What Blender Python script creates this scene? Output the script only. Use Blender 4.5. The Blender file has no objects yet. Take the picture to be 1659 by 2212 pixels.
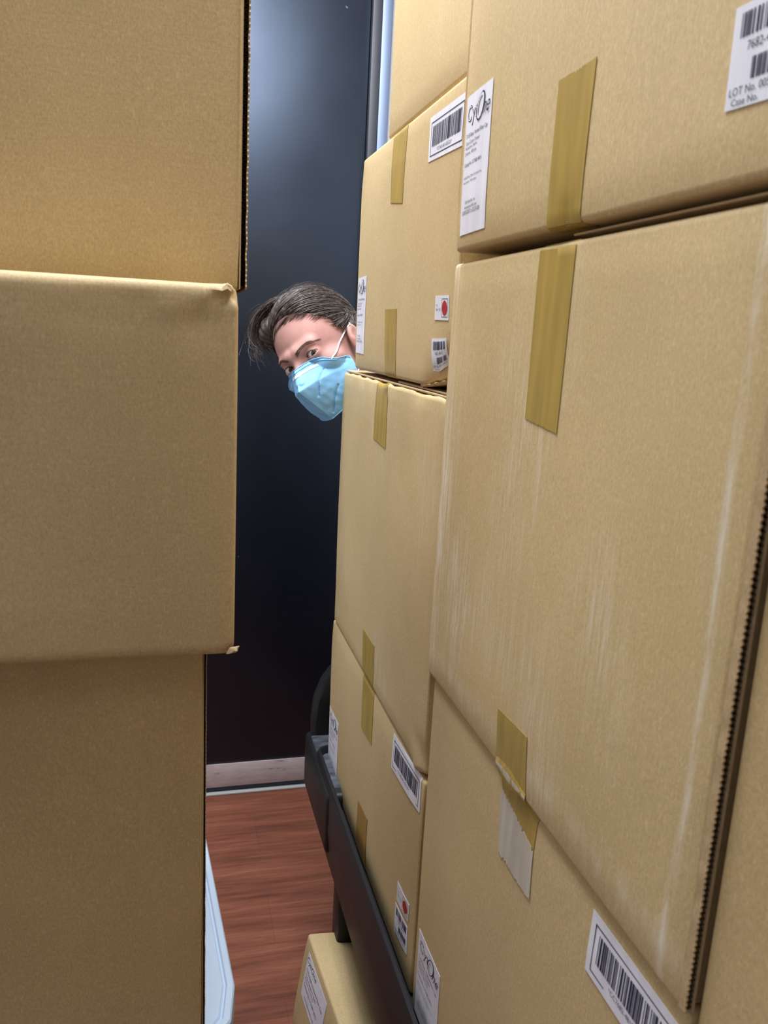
import bpy, bmesh, math, random
import numpy as np
from mathutils import Vector, Matrix, noise

# ------------------------------------------------------------------ camera, light, exposure
S = bpy.context.scene
COL = S.collection
H = 1.5                                     # camera height above the floor
cam_d = bpy.data.cameras.new('camera')
cam = bpy.data.objects.new('camera', cam_d)
COL.objects.link(cam)
S.camera = cam
cam_d.sensor_fit = 'HORIZONTAL'
cam_d.sensor_width = 36.0
cam_d.lens = 36.0 * 1750 / 1659
cam_d.clip_start = 0.02
cam_d.dof.use_dof = True; cam_d.dof.focus_distance = 1.3; cam_d.dof.aperture_fstop = 17.0
right = Vector((0.96675617, -0.25045082, 0.05154514))
down = Vector((-0.00512834, -0.22053516, -0.97536554))
fwd = Vector((0.25564861, 0.94267631, -0.21448813))
m = Matrix.Identity(4)
for i in range(3):
    m[i][0] = right[i]; m[i][1] = -down[i]; m[i][2] = -fwd[i]
m[2][3] = H
cam.matrix_world = m

S.view_settings.view_transform = 'Standard'
S.view_settings.look = 'None'
S.view_settings.exposure = 0.0
S.view_settings.gamma = 1.0
S.view_settings.use_curve_mapping = False

world = bpy.data.worlds.new('World'); S.world = world
world.use_nodes = True
wb = world.node_tree.nodes['Background']
wb.inputs[0].default_value = (0.9, 0.95, 1.0, 1); wb.inputs[1].default_value = 0.02

def area(name, loc, sx, sy, power, color=(0.93, 0.97, 1.06)):
    d = bpy.data.lights.new(name, 'AREA'); d.shape = 'RECTANGLE'; d.size = sx; d.size_y = sy
    d.energy = power; d.color = color
    o = bpy.data.objects.new(name, d); COL.objects.link(o); o.location = loc
    return o
area('ceiling_panel_aisle', (-0.05, 1.38, 3.06), 0.7, 1.3, 77)
area('added_door_highlight', (0.55, 0.75, 3.06), 0.6, 1.2, 30)  # added lamp over the right stacks, there to control the door's highlight
area('ceiling_panel_rear', (-0.2, -0.7, 3.06), 1.2, 0.6, 4.5)

# ------------------------------------------------------------------ materials
def mat(name, color=(.5, .5, .5), rough=.6, spec=.4, metal=0.0):
    M = bpy.data.materials.new(name); M.use_nodes = True
    b = M.node_tree.nodes['Principled BSDF']
    b.inputs['Base Color'].default_value = (*color, 1)
    b.inputs['Roughness'].default_value = rough
    b.inputs['Specular IOR Level'].default_value = spec
    b.inputs['Metallic'].default_value = metal
    return M, M.node_tree, b

def N(t, kind, **kw):
    n = t.nodes.new(kind)
    for k, v in kw.items():
        if hasattr(n, k) and k not in ('Scale', 'Detail'): setattr(n, k, v)
        else: n.inputs[k].default_value = v
    return n

def coords(t, scale=(1, 1, 1), rot=(0, 0, 0), loc=(0, 0, 0)):
    tc = t.nodes.new('ShaderNodeTexCoord'); mp = t.nodes.new('ShaderNodeMapping')
    mp.inputs['Scale'].default_value = scale; mp.inputs['Rotation'].default_value = rot
    mp.inputs['Location'].default_value = loc
    t.links.new(tc.outputs['Object'], mp.inputs['Vector'])
    return mp.outputs['Vector']

def ramp(t, fac, stops):
    r = t.nodes.new('ShaderNodeValToRGB')
    e = r.color_ramp.elements
    while len(e) < len(stops): e.new(0.5)
    for i, (p, c) in enumerate(stops):
        e[i].position = p; e[i].color = (*c, 1) if len(c) == 3 else c
    t.links.new(fac, r.inputs[0])
    return r.outputs[0]

def mix(t, fac, a, b, blend='MIX'):
    n = t.nodes.new('ShaderNodeMix'); n.data_type = 'RGBA'; n.blend_type = blend
    for sock, v in ((n.inputs[0], fac), (n.inputs[6], a), (n.inputs[7], b)):
        if isinstance(v, (int, float)): sock.default_value = v
        elif isinstance(v, tuple): sock.default_value = (*v, 1)
        else: t.links.new(v, sock)
    return n.outputs[2]

def noise_tex(t, vec, scale, detail=3.0, rough=.5):
    n = N(t, 'ShaderNodeTexNoise', Scale=scale, Detail=detail)
    n.inputs['Roughness'].default_value = rough
    t.links.new(vec, n.inputs['Vector'])
    return n.outputs['Fac']

def bump(t, b, h, strength, dist):
    n = t.nodes.new('ShaderNodeBump'); n.inputs['Strength'].default_value = strength
    n.inputs['Distance'].default_value = dist
    t.links.new(h, n.inputs['Height']); t.links.new(n.outputs[0], b.inputs['Normal'])

def cardboard(name, c=(.585, .440, .228), scuff=0.0, seed=0.0, horiz=False, wear=()):
    M, t, b = mat(name, c, .62, .3)
    v = coords(t, loc=(seed, seed * 1.7, seed * .6))
    big = noise_tex(t, v, 3.5, 3)
    fib = noise_tex(t, coords(t, (520, 520, 300)), 1.0, 3, .65)
    flk = noise_tex(t, coords(t, (300, 300, 150)), 1.0, 2, .6)
    c0 = tuple(x * .90 for x in c); c1 = tuple(min(1, x * 1.10) for x in c)
    col = ramp(t, big, [(.3, (c0[0], c0[1], c0[2] * .97)), (.7, c1)])
    f1 = ramp(t, fib, [(.3, (.84, .83, .81)), (.7, (1.08, 1.08, 1.09))])
    col = mix(t, 1.0, col, f1, 'MULTIPLY')
    f2 = ramp(t, flk, [(.57, (0, 0, 0)), (.72, (.34, .34, .34))])
    col = mix(t, f2, col, (min(1, c[0] * 1.35), min(1, c[1] * 1.4), min(1, c[2] * 1.55)))
    if scuff > 0:
        st = noise_tex(t, coords(t, (240, 240, 13), loc=(seed, 0, 0)), 1.0, 5, .75)
        ar = noise_tex(t, coords(t, (5, 5, 3.2), loc=(seed * 2, 1, 3)), 1.0, 2)
        a = ramp(t, st, [(.46, (0, 0, 0)), (.66, (1, 1, 1))])
        a2 = ramp(t, ar, [(.50, (0, 0, 0)), (.66, (scuff,) * 3)])
        fac = mix(t, 1.0, a, a2, 'MULTIPLY')
        for (ax_, p0, wd, amt) in wear:                       # rubbed lines along the edges
            sx = t.nodes.new('ShaderNodeSeparateXYZ'); t.links.new(coords(t), sx.inputs[0])
            d1 = N(t, 'ShaderNodeMath', operation='SUBTRACT'); t.links.new(sx.outputs[ax_], d1.inputs[0]); d1.inputs[1].default_value = p0
            wv = N(t, 'ShaderNodeMath', operation='MULTIPLY_ADD'); t.links.new(noise_tex(t, coords(t, (6, 6, 6)), 1.0, 2), wv.inputs[0]); wv.inputs[1].default_value = .02; wv.inputs[2].default_value = -.010
            d2 = N(t, 'ShaderNodeMath', operation='ADD'); t.links.new(d1.outputs[0], d2.inputs[0]); t.links.new(wv.outputs[0], d2.inputs[1])
            d3 = N(t, 'ShaderNodeMath', operation='ABSOLUTE'); t.links.new(d2.outputs[0], d3.inputs[0])
            k_ = N(t, 'ShaderNodeMapRange'); t.links.new(d3.outputs[0], k_.inputs['Value'])
            k_.inputs['From Min'].default_value = 0; k_.inputs['From Max'].default_value = wd; k_.inputs['To Min'].default_value = amt; k_.inputs['To Max'].default_value = 0
            brk = ramp(t, noise_tex(t, coords(t, (90, 90, 14), loc=(1, 2, p0)), 1.0, 4, .7), [(.38, (0, 0, 0)), (.62, (1, 1, 1))])
            fac = mix(t, 1.0, fac, mix(t, 1.0, brk, k_.outputs[0], 'MULTIPLY'), 'ADD')
        col = mix(t, fac, col, (.80, .72, .58))
    t.links.new(col, b.inputs['Base Color'])
    sc = (40, 40, 330) if horiz else (330, 330, 12)
    fl = noise_tex(t, coords(t, sc), 1.0, 2)
    add = N(t, 'ShaderNodeMath', operation='ADD')
    t.links.new(fib, add.inputs[0]); t.links.new(fl, add.inputs[1])
    bump(t, b, add.outputs[0], .10, .0016)
    return M

KRAFT = cardboard('kraft_cardboard', seed=.3)
KRAFT_SCUFF = cardboard('kraft_cardboard_scuffed', c=(.585, .44, .225), scuff=.75, seed=2.1, wear=((1, -.252, .006, .75), (1, .262, .018, .55), (2, .030, .022, .35)))
KRAFT_SCUFF2 = cardboard('kraft_cardboard_scuffed_far', c=(.585, .440, .228), scuff=.4, seed=5.6)
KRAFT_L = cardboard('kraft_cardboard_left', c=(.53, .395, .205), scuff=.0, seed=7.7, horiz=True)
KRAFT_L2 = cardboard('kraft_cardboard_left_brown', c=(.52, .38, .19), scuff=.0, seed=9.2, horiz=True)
RAW = cardboard('raw_board_edge', c=(.50, .36, .20), seed=4.0)
DARKRAW, _t, _b = mat('board_core', (.12, .075, .04), .9, .1)

def tape_mat(name, c):
    M, t, b = mat(name, c, .45, .3)
    st = noise_tex(t, coords(t, (90, 90, 9)), 1.0, 3)
    t.links.new(ramp(t, st, [(.3, tuple(x * .88 for x in c)), (.72, tuple(x * 1.16 for x in c))]), b.inputs['Base Color'])
    bump(t, b, st, .25, .0012)
    return M
TAPE = tape_mat('tan_packing_tape', (.40, .275, .065))
TAPE_O = tape_mat('amber_packing_tape', (.36, .21, .055))
TAPE_W = tape_mat('delaminated_and_glint_tape', (.52, .47, .38))

def paper_mat():
    M, t, b = mat('label_paper', (.78, .78, .84), .45, .4)
    st = noise_tex(t, coords(t, (70, 70, 9)), 1.0, 3)
    t.links.new(ramp(t, st, [(.3, (.72, .72, .79)), (.7, (.82, .82, .87))]), b.inputs['Base Color'])
    bump(t, b, st, .3, .001)
    return M
PAPER = paper_mat()
INK, _t, _b = mat('navy_ink', (.022, .022, .06), .6, .3)
INKG, _t, _b = mat('grey_ink', (.12, .12, .15), .6, .3)
REDINK, _t, _b = mat('red_ink', (.42, .02, .015), .5, .3)

def black_plastic():
    M, t, b = mat('black_moulded_plastic', (.013, .0135, .015), .45, .28)
    n = noise_tex(t, coords(t, (180, 180, 180)), 1.0, 2)
    bump(t, b, n, .12, .0008)
    return M
BLACKP = black_plastic()
def tray_mat():
    M, t, b = mat('scuffed_grey_tray', (.06, .07, .085), .5, .4)
    n = noise_tex(t, coords(t, (20, 60, 20)), 1.0, 4)
    t.links.new(ramp(t, n, [(.35, (.035, .04, .05)), (.7, (.14, .15, .18))]), b.inputs['Base Color'])
    return M
TRAY = tray_mat()
GREYM, _t, _b = mat('grey_painted_steel', (.35, .36, .38), .4, .5, .6)
RUBBER, _t, _b = mat('rubber_wheel', (.03, .03, .03), .7, .3)
def white_plastic():
    M, t, b = mat('white_plastic_top', (.60, .74, .92), .45, .4)
    n = noise_tex(t, coords(t, (260, 260, 260)), 1.0, 2)
    bump(t, b, n, .06, .0006)
    return M
WHITEP = white_plastic()

# ------------------------------------------------------------------ object helpers
def tag(o, label=None, cat=None, group=None, kind=None):
    if label: o['label'] = label
    if cat: o['category'] = cat
    if group: o['group'] = group
    if kind: o['kind'] = kind
    return o

def empty(name, loc, label, cat, group=None):
    o = bpy.data.objects.new(name, None); COL.objects.link(o); o.location = loc
    o.empty_display_size = .05
    return tag(o, label, cat, group)

def rootloc(p):
    v = Vector((0, 0, 0))
    while p is not None:
        v += p.location; p = p.parent
    return v

def link_bm(name, bm, mats, parent=None, smooth=True, origin=None, recalc=True):
    """bm is in world coordinates; the object is placed relative to its parent"""
    if recalc: bmesh.ops.recalc_face_normals(bm, faces=bm.faces)
    base = rootloc(parent)
    o_w = Vector(origin) if origin is not None else base
    for v in bm.verts: v.co -= o_w
    me = bpy.data.meshes.new(name); bm.to_mesh(me); bm.free()
    for M in (mats if isinstance(mats, (list, tuple)) else [mats]): me.materials.append(M)
    if smooth:
        for p in me.polygons: p.use_smooth = True
    if smooth: me.set_sharp_from_angle(angle=math.radians(42))
    o = bpy.data.objects.new(name, me); COL.objects.link(o)
    o.location = o_w - base
    if parent: o.parent = parent
    return o

def box_bm(bm, lo, hi, mi=0):
    vs = [bm.verts.new((x, y, z)) for x in (lo[0], hi[0]) for y in (lo[1], hi[1]) for z in (lo[2], hi[2])]
    for f in ((0, 1, 3, 2), (4, 6, 7, 5), (0, 4, 5, 1), (2, 3, 7, 6), (0, 2, 6, 4), (1, 5, 7, 3)):
        fc = bm.faces.new([vs[i] for i in f]); fc.material_index = mi
    return vs

def bev_box(bm, lo, hi, r=.004, seg=2):
    t = bmesh.new(); box_bm(t, lo, hi)
    bmesh.ops.recalc_face_normals(t, faces=t.faces)
    bmesh.ops.bevel(t, geom=list(t.edges), offset=r, segments=seg, affect='EDGES', profile=.5)
    me = bpy.data.meshes.new('tmp'); t.to_mesh(me); t.free(); bm.from_mesh(me); bpy.data.meshes.remove(me)

def tube_bm(bm, pts, rad, n=8, closed=False, caps=True):
    pts = [Vector(p) for p in pts]; rings = []
    k = len(pts); up = None
    for i, p in enumerate(pts):
        a = pts[i - 1] if (i > 0 or closed) else p
        b = pts[(i + 1) % k] if (i < k - 1 or closed) else p
        t = (b - a).normalized()
        if up is None:
            up = Vector((0, 0, 1)) if abs(t.z) < .9 else Vector((1, 0, 0))
        s = t.cross(up); s.normalize(); up = s.cross(t); up.normalize()
        r = rad[i] if isinstance(rad, (list, tuple)) else rad
        rings.append([bm.verts.new(p + r * (math.cos(2 * math.pi * j / n) * s + math.sin(2 * math.pi * j / n) * up)) for j in range(n)])
    for i in range(k if closed else k - 1):
        A, B = rings[i], rings[(i + 1) % k]
        for j in range(n): bm.faces.new((A[j], A[(j + 1) % n], B[(j + 1) % n], B[j]))
    if caps and not closed:
        bm.faces.new(rings[0]); bm.faces.new(rings[-1])

def setting(o, kind='structure'): return tag(o, kind=kind)

# ------------------------------------------------------------------ text -> polygons in (u, v)
def text_polys(body, size_u=None, size_v=None, shear=0.0, offset=0.0, spacing=1.0):
    c = bpy.data.curves.new('txt', 'FONT'); c.body = body; c.shear = shear; c.offset = offset
    c.space_character = spacing; c.resolution_u = 3; c.align_x = 'LEFT'
    o = bpy.data.objects.new('txt', c); COL.objects.link(o)
    dg = bpy.context.evaluated_depsgraph_get()
    ev = o.evaluated_get(dg); me = ev.to_mesh()
    V = [(v.co.x, v.co.y) for v in me.vertices]; F = [tuple(p.vertices) for p in me.polygons]
    ev.to_mesh_clear(); bpy.data.objects.remove(o); bpy.data.curves.remove(c)
    if not V: return V, F
    x0 = min(v[0] for v in V); x1 = max(v[0] for v in V)
    y0 = min(v[1] for v in V); y1 = max(v[1] for v in V)
    return [((x - x0) / (x1 - x0), (y - y0) / (y1 - y0)) for x, y in V], F

class Print:
    """collects flat shapes in metres (u to the right, v up) on a label"""
    def __init__(self): self.items = []
    def rect(self, u0, v0, u1, v1, mi=0, lift=0):
        self.items.append(([(u0, v0), (u1, v0), (u1, v1), (u0, v1)], [(0, 1, 2, 3)], mi, lift))
    def frame(self, u0, v0, u1, v1, w, mi=0):
        self.rect(u0, v0, u1, v0 + w, mi); self.rect(u0, v1 - w, u1, v1, mi)
        self.rect(u0, v0, u0 + w, v1, mi); self.rect(u1 - w, v0, u1, v1, mi)
    def text(self, s, u0, v0, u1, v1, mi=0, lift=0, **kw):
        V, F = text_polys(s, **kw)
        self.items.append(([(u0 + x * (u1 - u0), v0 + y * (v1 - v0)) for x, y in V], F, mi, lift))
    def ellipse(self, u, v, ru, rv, mi=0):
        V = [(u + ru * math.cos(a * math.pi / 16), v + rv * math.sin(a * math.pi / 16)) for a in range(32)]
        self.items.append((V, [tuple(range(32))], mi, 0))
    def bars(self, u0, v0, u1, v1, seed, n=44, mi=0):
        rnd = random.Random(seed); ws = [rnd.choice((1, 1, 1, 2, 2, 3)) for _ in range(2 * n + 1)]
        k = (u1 - u0) / sum(ws); u = u0
        for i, w in enumerate(ws):
            if i % 2 == 0: self.rect(u, v0, u + w * k, v1, mi)
            u += w * k

# ------------------------------------------------------------------ cartons
def lattice(lo, hi, r, step):
    a = [lo + r * f for f in (0, .12, .3, .55, 1)]
    k = max(1, int(round((hi - lo - 2 * r) / step)))
    a += [lo + r + (hi - lo - 2 * r) * i / k for i in range(1, k)]
    return a + [hi - r * f for f in (1, .55, .3, .12, 0)]

class Carton:
    def __init__(s, lo, hi, label, cat='box', group=None, material=None, r=.006, amp=.0012, seed=0, dents=(), crumple=(), step=.03):
        s.lo, s.hi, s.r, s.amp, s.seed = Vector(lo), Vector(hi), r, amp, seed
        s.dents, s.crumple = dents, crumple
        s.root = empty('cardboard_box', ((lo[0] + hi[0]) / 2, (lo[1] + hi[1]) / 2, lo[2]), label, cat, group)
        s.mat = material or KRAFT
        bm = bmesh.new(); ax = [lattice(lo[i], hi[i], r, step) for i in range(3)]; n = [len(a) for a in ax]
        cache = {}
        def V(i, j, k):
            if (i, j, k) not in cache:
                cache[(i, j, k)] = bm.verts.new(s.shape(Vector((ax[0][i], ax[1][j], ax[2][k]))))
            return cache[(i, j, k)]
        for i in range(n[0] - 1):
            for j in range(n[1] - 1):
                for k in (0, n[2] - 1): bm.faces.new((V(i, j, k), V(i + 1, j, k), V(i + 1, j + 1, k), V(i, j + 1, k)))
        for i in range(n[0] - 1):
            for k in range(n[2] - 1):
                for j in (0, n[1] - 1): bm.faces.new((V(i, j, k), V(i + 1, j, k), V(i + 1, j, k + 1), V(i, j, k + 1)))
        for j in range(n[1] - 1):
            for k in range(n[2] - 1):
                for i in (0, n[0] - 1): bm.faces.new((V(i, j, k), V(i, j + 1, k), V(i, j + 1, k + 1), V(i, j, k + 1)))
        s.body = link_bm('carton', bm, s.mat, s.root)
    def deform(s, p, nrm):
        if s.amp and abs(nrm.z) < .5:
            tz = 1.0
            for a in range(3):
                if abs(nrm[a]) < .5:
                    tz *= min(1, (p[a] - s.lo[a]) / .05, (s.hi[a] - p[a]) / .05)
            q = p * 3.0 + Vector((s.seed, s.seed * 2, -s.seed))
            p = p + nrm * s.amp * max(0, tz) * (1 + 2 * noise.noise(q))
        for c, rad, vec in s.dents:
            d = (p - Vector(c)).length / rad
            if d < 2.5: p = p + Vector(vec) * math.exp(-d * d * 1.6)
        for c, rad, a, sc in s.crumple:
            d = (p - Vector(c)); d = Vector((d.x / rad[0], d.y / rad[1], d.z / rad[2])).length
            if d < 2:
                w = math.exp(-d * d * 1.8)
                p = p + nrm * a * w * noise.noise(p * sc + Vector((s.seed, 0, 3)))
        return p
    def shape(s, c):
        inner = Vector([min(max(c[i], s.lo[i] + s.r), s.hi[i] - s.r) for i in range(3)])
        d = c - inner
        if d.length < 1e-9: return c
        nrm = d.normalized()
        return s.deform(inner + nrm * s.r, nrm)
    def face(s, y, z, off):
        """point on the aisle-side (-X) face, folding round the top and bottom edges"""
        r = s.r; x = s.lo[0]; n = Vector((-1, 0, 0)); top = s.hi[2] - r; bot = s.lo[2] + r
        if z > top: t, sg, ze = z - top, 1, top
        elif z < bot: t, sg, ze = bot - z, -1, bot
        else: t = None
        if t is None: p = Vector((x, y, z))
        else:
            a = min(t / r, math.pi / 2)
            n = Vector((-math.cos(a), 0, sg * math.sin(a)))
            p = Vector((x + r - r * math.cos(a), y, ze + sg * r * math.sin(a)))
            if t / r > math.pi / 2: p.x += t - r * math.pi / 2
        return s.deform(p, n) + n * off
    def sheet(s, name, corners, material, off, parent=None, nu=8, nv=24, jag=(0, 0), lab=None, thick=.0003, jseed=1):
        """thin sheet; corners (y,z): far-top, near-top, near-bottom, far-bottom"""
        bm = bmesh.new(); rnd = random.Random(jseed); A, B, C, D = corners
        if jag[0] or jag[1]: nu = 28
        jt = [(rnd.random() if i % 2 else 0) for i in range(nu + 1)]; jb = [(rnd.random() if i % 2 else 0) for i in range(nu + 1)]
        grid = []
        for o_ in (off, off - thick):
            g = []
            for j in range(nv + 1):
                v = j / nv; row = []
                for i in range(nu + 1):
                    u = i / nu
                    y = (A[0] * (1 - u) + B[0] * u) * (1 - v) + (D[0] * (1 - u) + C[0] * u) * v
                    z = (A[1] * (1 - u) + B[1] * u) * (1 - v) + (D[1] * (1 - u) + C[1] * u) * v
                    if j == 0: z -= jag[0] * jt[i]
                    if j == nv: z += jag[1] * jb[i]
                    row.append(bm.verts.new(s.face(y, z, o_)))
                g.append(row)
            grid.append(g)
        for g in grid:
            for j in range(nv):
                for i in range(nu): bm.faces.new((g[j][i], g[j][i + 1], g[j + 1][i + 1], g[j + 1][i]))
        g, h = grid
        for j in range(nv):
            for i in (0, nu): bm.faces.new((g[j][i], g[j + 1][i], h[j + 1][i], h[j][i]))
        for i in range(nu):
            for j in (0, nv): bm.faces.new((g[j][i], g[j][i + 1], h[j][i + 1], h[j][i]))
        o = link_bm(name, bm, material, parent or s.root)
        if lab: o['label'] = lab
        return o
    def printing(s, pr, corners, parent, mats, off=.0010, name='printing'):
        """pr in metres on the label whose far-bottom corner is corners[3]"""
        A, B, C, D = corners; bm = bmesh.new()
        W = abs(A[0] - B[0]); Hh = abs(A[1] - D[1])
        for V, F, mi, lift in pr.items:
            vs = []
            for (u, v) in V:
                a, b = u / W, 1 - v / Hh
                y = (A[0] * (1 - a) + B[0] * a) * (1 - b) + (D[0] * (1 - a) + C[0] * a) * b
                z = (A[1] * (1 - a) + B[1] * a) * (1 - b) + (D[1] * (1 - a) + C[1] * a) * b
                vs.append(bm.verts.new(s.face(y, z, off + lift)))
            for f in F:
                try: fc = bm.faces.new([vs[i] for i in f]); fc.material_index = mi
                except ValueError: pass
        return link_bm(name, bm, mats, parent, smooth=False, recalc=False)

def tape(b, corners, material=None, off=.0007, jag=(.0015, .0015), seed=1, lab=None):
    return b.sheet('packing_tape', corners, material or TAPE, off, jag=jag, jseed=seed, lab=lab)

def rect(y0, y1, z1, z0): return ((y0, z1), (y1, z1), (y1, z0), (y0, z0))

def product_label(b, c):
    lab = b.sheet('product_label', c, PAPER, .0007, lab='tall white paper label with outlined lettering at the top')
    W = abs(c[0][0] - c[1][0]); Hh = abs(c[0][1] - c[3][1]); P = Print()
    X = lambda u: u * W
    Y = lambda v: v * Hh
    # outlined "Cyt" and slanted script "One"
    P.text('Cyt', X(.07), Y(.775), X(.50), Y(.925), 0, offset=.018, spacing=1.05)
    P.text('Cyt', X(.083), Y(.782), X(.487), Y(.919), 1, .00025, offset=-.016, spacing=1.10)
    P.text('O', X(.46), Y(.775), X(.76), Y(.965), 0, .0003, shear=.45, offset=.006)
    P.text('O', X(.49), Y(.785), X(.73), Y(.955), 1, .0005, shear=.45, offset=-.006)
    P.text('ne', X(.70), Y(.800), X(.96), Y(.875), 0, .0006, shear=.45)
    P.text('T-150 Flask, Vented Filter Cap', X(.06), Y(.690), X(.90), Y(.728))
    P.text('Tissue Culture Treated', X(.06), Y(.650), X(.62), Y(.677), 2)
    P.text('Polystyrene, Sterile', X(.06), Y(.613), X(.54), Y(.640), 2)
    P.text('5/sleeve, 40/case', X(.06), Y(.575), X(.53), Y(.602), 2)
    P.text('Catalog No: CC7682-4815', X(.06), Y(.488), X(.74), Y(.522))
    P.text('Certified RNase, DNase, and pyrogen free,', X(.06), Y(.402), X(.78), Y(.424), 2)
    P.text('Non-cytotoxic.  Made in Japan', X(.06), Y(.368), X(.60), Y(.390), 2)
    P.text('USA Scientific, Inc', X(.18), Y(.220), X(.60), Y(.246), 2)
    P.text('www.usascientific.com', X(.16), Y(.186), X(.66), Y(.210), 2)
    P.text('Call 800-522-8477 or 352-237-6288', X(.08), Y(.146), X(.78), Y(.176), 2)
    b.printing(P, c, lab, [INK, PAPER, INKG])
    return lab

def barcode_label(b, c, seed):
    lab = b.sheet('barcode_label', c, PAPER, .0007, lab='white barcode label with a thin navy border')
    W = abs(c[0][0] - c[1][0]); Hh = abs(c[0][1] - c[3][1]); P = Print()
    mx = .05 * W
    P.frame(mx, .10 * Hh, W - mx, .86 * Hh, .0012)
    P.bars(.10 * W, .30 * Hh, .90 * W, .76 * Hh, seed, 42, 0)
    P.text('*CC7682-4815-0051201*', .25 * W, .17 * Hh, .68 * W, .25 * Hh, 1)
    b.printing(P, c, lab, [INK, INKG])
    return lab

def small_barcode(b, c, seed, second=True):
    lab = b.sheet('lot_label', c, PAPER, .0007, lab='white lot label with two small barcodes')
    W = abs(c[0][0] - c[1][0]); Hh = abs(c[0][1] - c[3][1]); P = Print()
    P.bars(.12 * W, .68 * Hh, .92 * W, .92 * Hh, seed, 20, 0)
    P.text('7682-4815', .25 * W, .54 * Hh, .75 * W, .63 * Hh, 1)
    P.bars(.35 * W, .25 * Hh, .90 * W, .46 * Hh, seed + 1, 15, 0)
    P.text('LOT No. 0051201', .05 * W, .13 * Hh, .86 * W, .21 * Hh, 1)
    P.text('Case No.', .10 * W, .03 * Hh, .50 * W, .10 * Hh, 1)
    b.printing(P, c, lab, [INK, INKG])
    return lab

def dot_label(b, c):
    lab = b.sheet('dot_label', c, PAPER, .0007, lab='small white label with a red dot')
    W = abs(c[0][0] - c[1][0]); Hh = abs(c[0][1] - c[3][1]); P = Print()
    P.frame(.52 * W, .12 * Hh, .94 * W, .88 * Hh, .0007)
    P.text('No.', .10 * W, .58 * Hh, .22 * W, .66 * Hh, 1); P.text('001 CB', .10 * W, .38 * Hh, .44 * W, .48 * Hh, 1)
    b.printing(P, c, lab, [INK, INKG])
    Q = Print(); Q.ellipse(.73 * W, .50 * Hh, .17 * W, .30 * Hh, 0)
    b.printing(Q, c, lab, [REDINK], off=.0012, name='red_dot')
    return lab

def flap(b, lo, hi, name='bottom_flap', material=None):
    bm = bmesh.new(); bev_box(bm, lo, hi, .0008, 1)
    return link_bm(name, bm, material or RAW, b.root)

def fluted_edge(b, x0, x1, y0, y1, z0, z1, pitch=.006, zig=0.0, full=False):
    """raw corrugated edge of a side panel, seen end-on from -Y: two liners with the wave between"""
    bm = bmesh.new(); k = max(4, int((z1 - z0) / pitch * 6)); t = min(.0016, (x1 - x0) * .2)
    box_bm(bm, (x0, y0, z0), (x0 + t, y1, z1), 0)
    # outer liner, its cut edge following the flutes
    prev = None
    for i in range(k + 1):
        z = z0 + (z1 - z0) * i / k; ph = 2 * math.pi * (z - z0) / pitch
        e = zig * (.5 + .5 * math.cos(ph)) + .3 * zig * noise.noise(Vector((z * 90, 0, 1)))
        xo = x1 + .4 * zig * noise.noise(Vector((z * 60, 3, 1)))
        cur = [bm.verts.new(p) for p in ((xo - t, y0 + e, z), (xo, y0 + e, z), (xo, y1, z), (xo - t, y1, z))]
        if prev:
            for q in range(4):
                bm.faces.new((prev[q], prev[(q + 1) % 4], cur[(q + 1) % 4], cur[q]))
        prev = cur
    prev = None; xm = (x0 + x1) / 2; am = (x1 - x0) / 2 - t
    for i in range(k + 1):
        z = z0 + (z1 - z0) * i / k; x = xm + am * math.sin(2 * math.pi * (z - z0) / pitch)
        cur = [bm.verts.new((x, y0 + .0012, z)), bm.verts.new((x, y1, z))]
        if prev:
            f = bm.faces.new((prev[0], prev[1], cur[1], cur[0])); f.material_index = 1
        prev = cur
    return link_bm('corrugated_edge', bm, [RAW, DARKRAW], b.root, smooth=False, recalc=False)

def z_(z): return z + H

# ------------------------------------------------------------------ the setting
def floor_mat():
    M, t, b = mat('red_brown_wood_vinyl', (.2, .09, .055), .5, .2)
    g1 = noise_tex(t, coords(t, (2.2, 26, 1)), 1.0, 6, .62)
    g2 = noise_tex(t, coords(t, (9, 160, 1)), 1.0, 4, .6)
    col = ramp(t, g1, [(.25, (.10, .038, .025)), (.45, (.22, .078, .046)), (.6, (.29, .107, .064)), (.8, (.38, .175, .10))])
    col = mix(t, 1.0, col, ramp(t, g2, [(.3, (.72, .70, .70)), (.7, (1.1, 1.1, 1.1))]), 'MULTIPLY')
    br = t.nodes.new('ShaderNodeTexBrick')
    t.links.new(coords(t, (1, 1, 1), loc=(.35, .06, 0)), br.inputs['Vector'])
    br.inputs['Scale'].default_value = 1.0; br.inputs['Brick Width'].default_value = 1.2; br.inputs['Row Height'].default_value = .18
    br.inputs['Mortar Size'].default_value = .0012
    br.inputs['Color1'].default_value = (1, 1, 1, 1); br.inputs['Color2'].default_value = (.93, .92, .92, 1); br.inputs['Mortar'].default_value = (.82, .80, .80, 1)
    col = mix(t, 1.0, col, br.outputs['Color'], 'MULTIPLY')
    t.links.new(col, b.inputs['Base Color'])
    bump(t, b, g2, .08, .001)
    return M
def wall_mat(name, c):
    M, t, b = mat(name, c, .8, .2)
    n = noise_tex(t, coords(t, (60, 60, 60)), 1.0, 3)
    bump(t, b, n, .08, .001)
    return M
WALLM = wall_mat('pale_painted_wall', (.55, .55, .54)); CEIL = wall_mat('white_ceiling', (.75, .75, .74))
YD = 2.437
def slab(name, lo, hi, M, kind='structure'):
    bm = bmesh.new(); box_bm(bm, lo, hi)
    return setting(link_bm(name, bm, M, None, smooth=False, origin=((lo[0] + hi[0]) / 2, (lo[1] + hi[1]) / 2, lo[2])))
fl = bmesh.new(); box_bm(fl, (-1.4, -2.4, -.05), (1.5, 2.6, 0))
setting(link_bm('floor', fl, floor_mat(), None, smooth=False, origin=(0, 0, 0)))
slab('ceiling', (-1.4, -2.4, 3.1), (1.5, 2.6, 3.15), CEIL)
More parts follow.
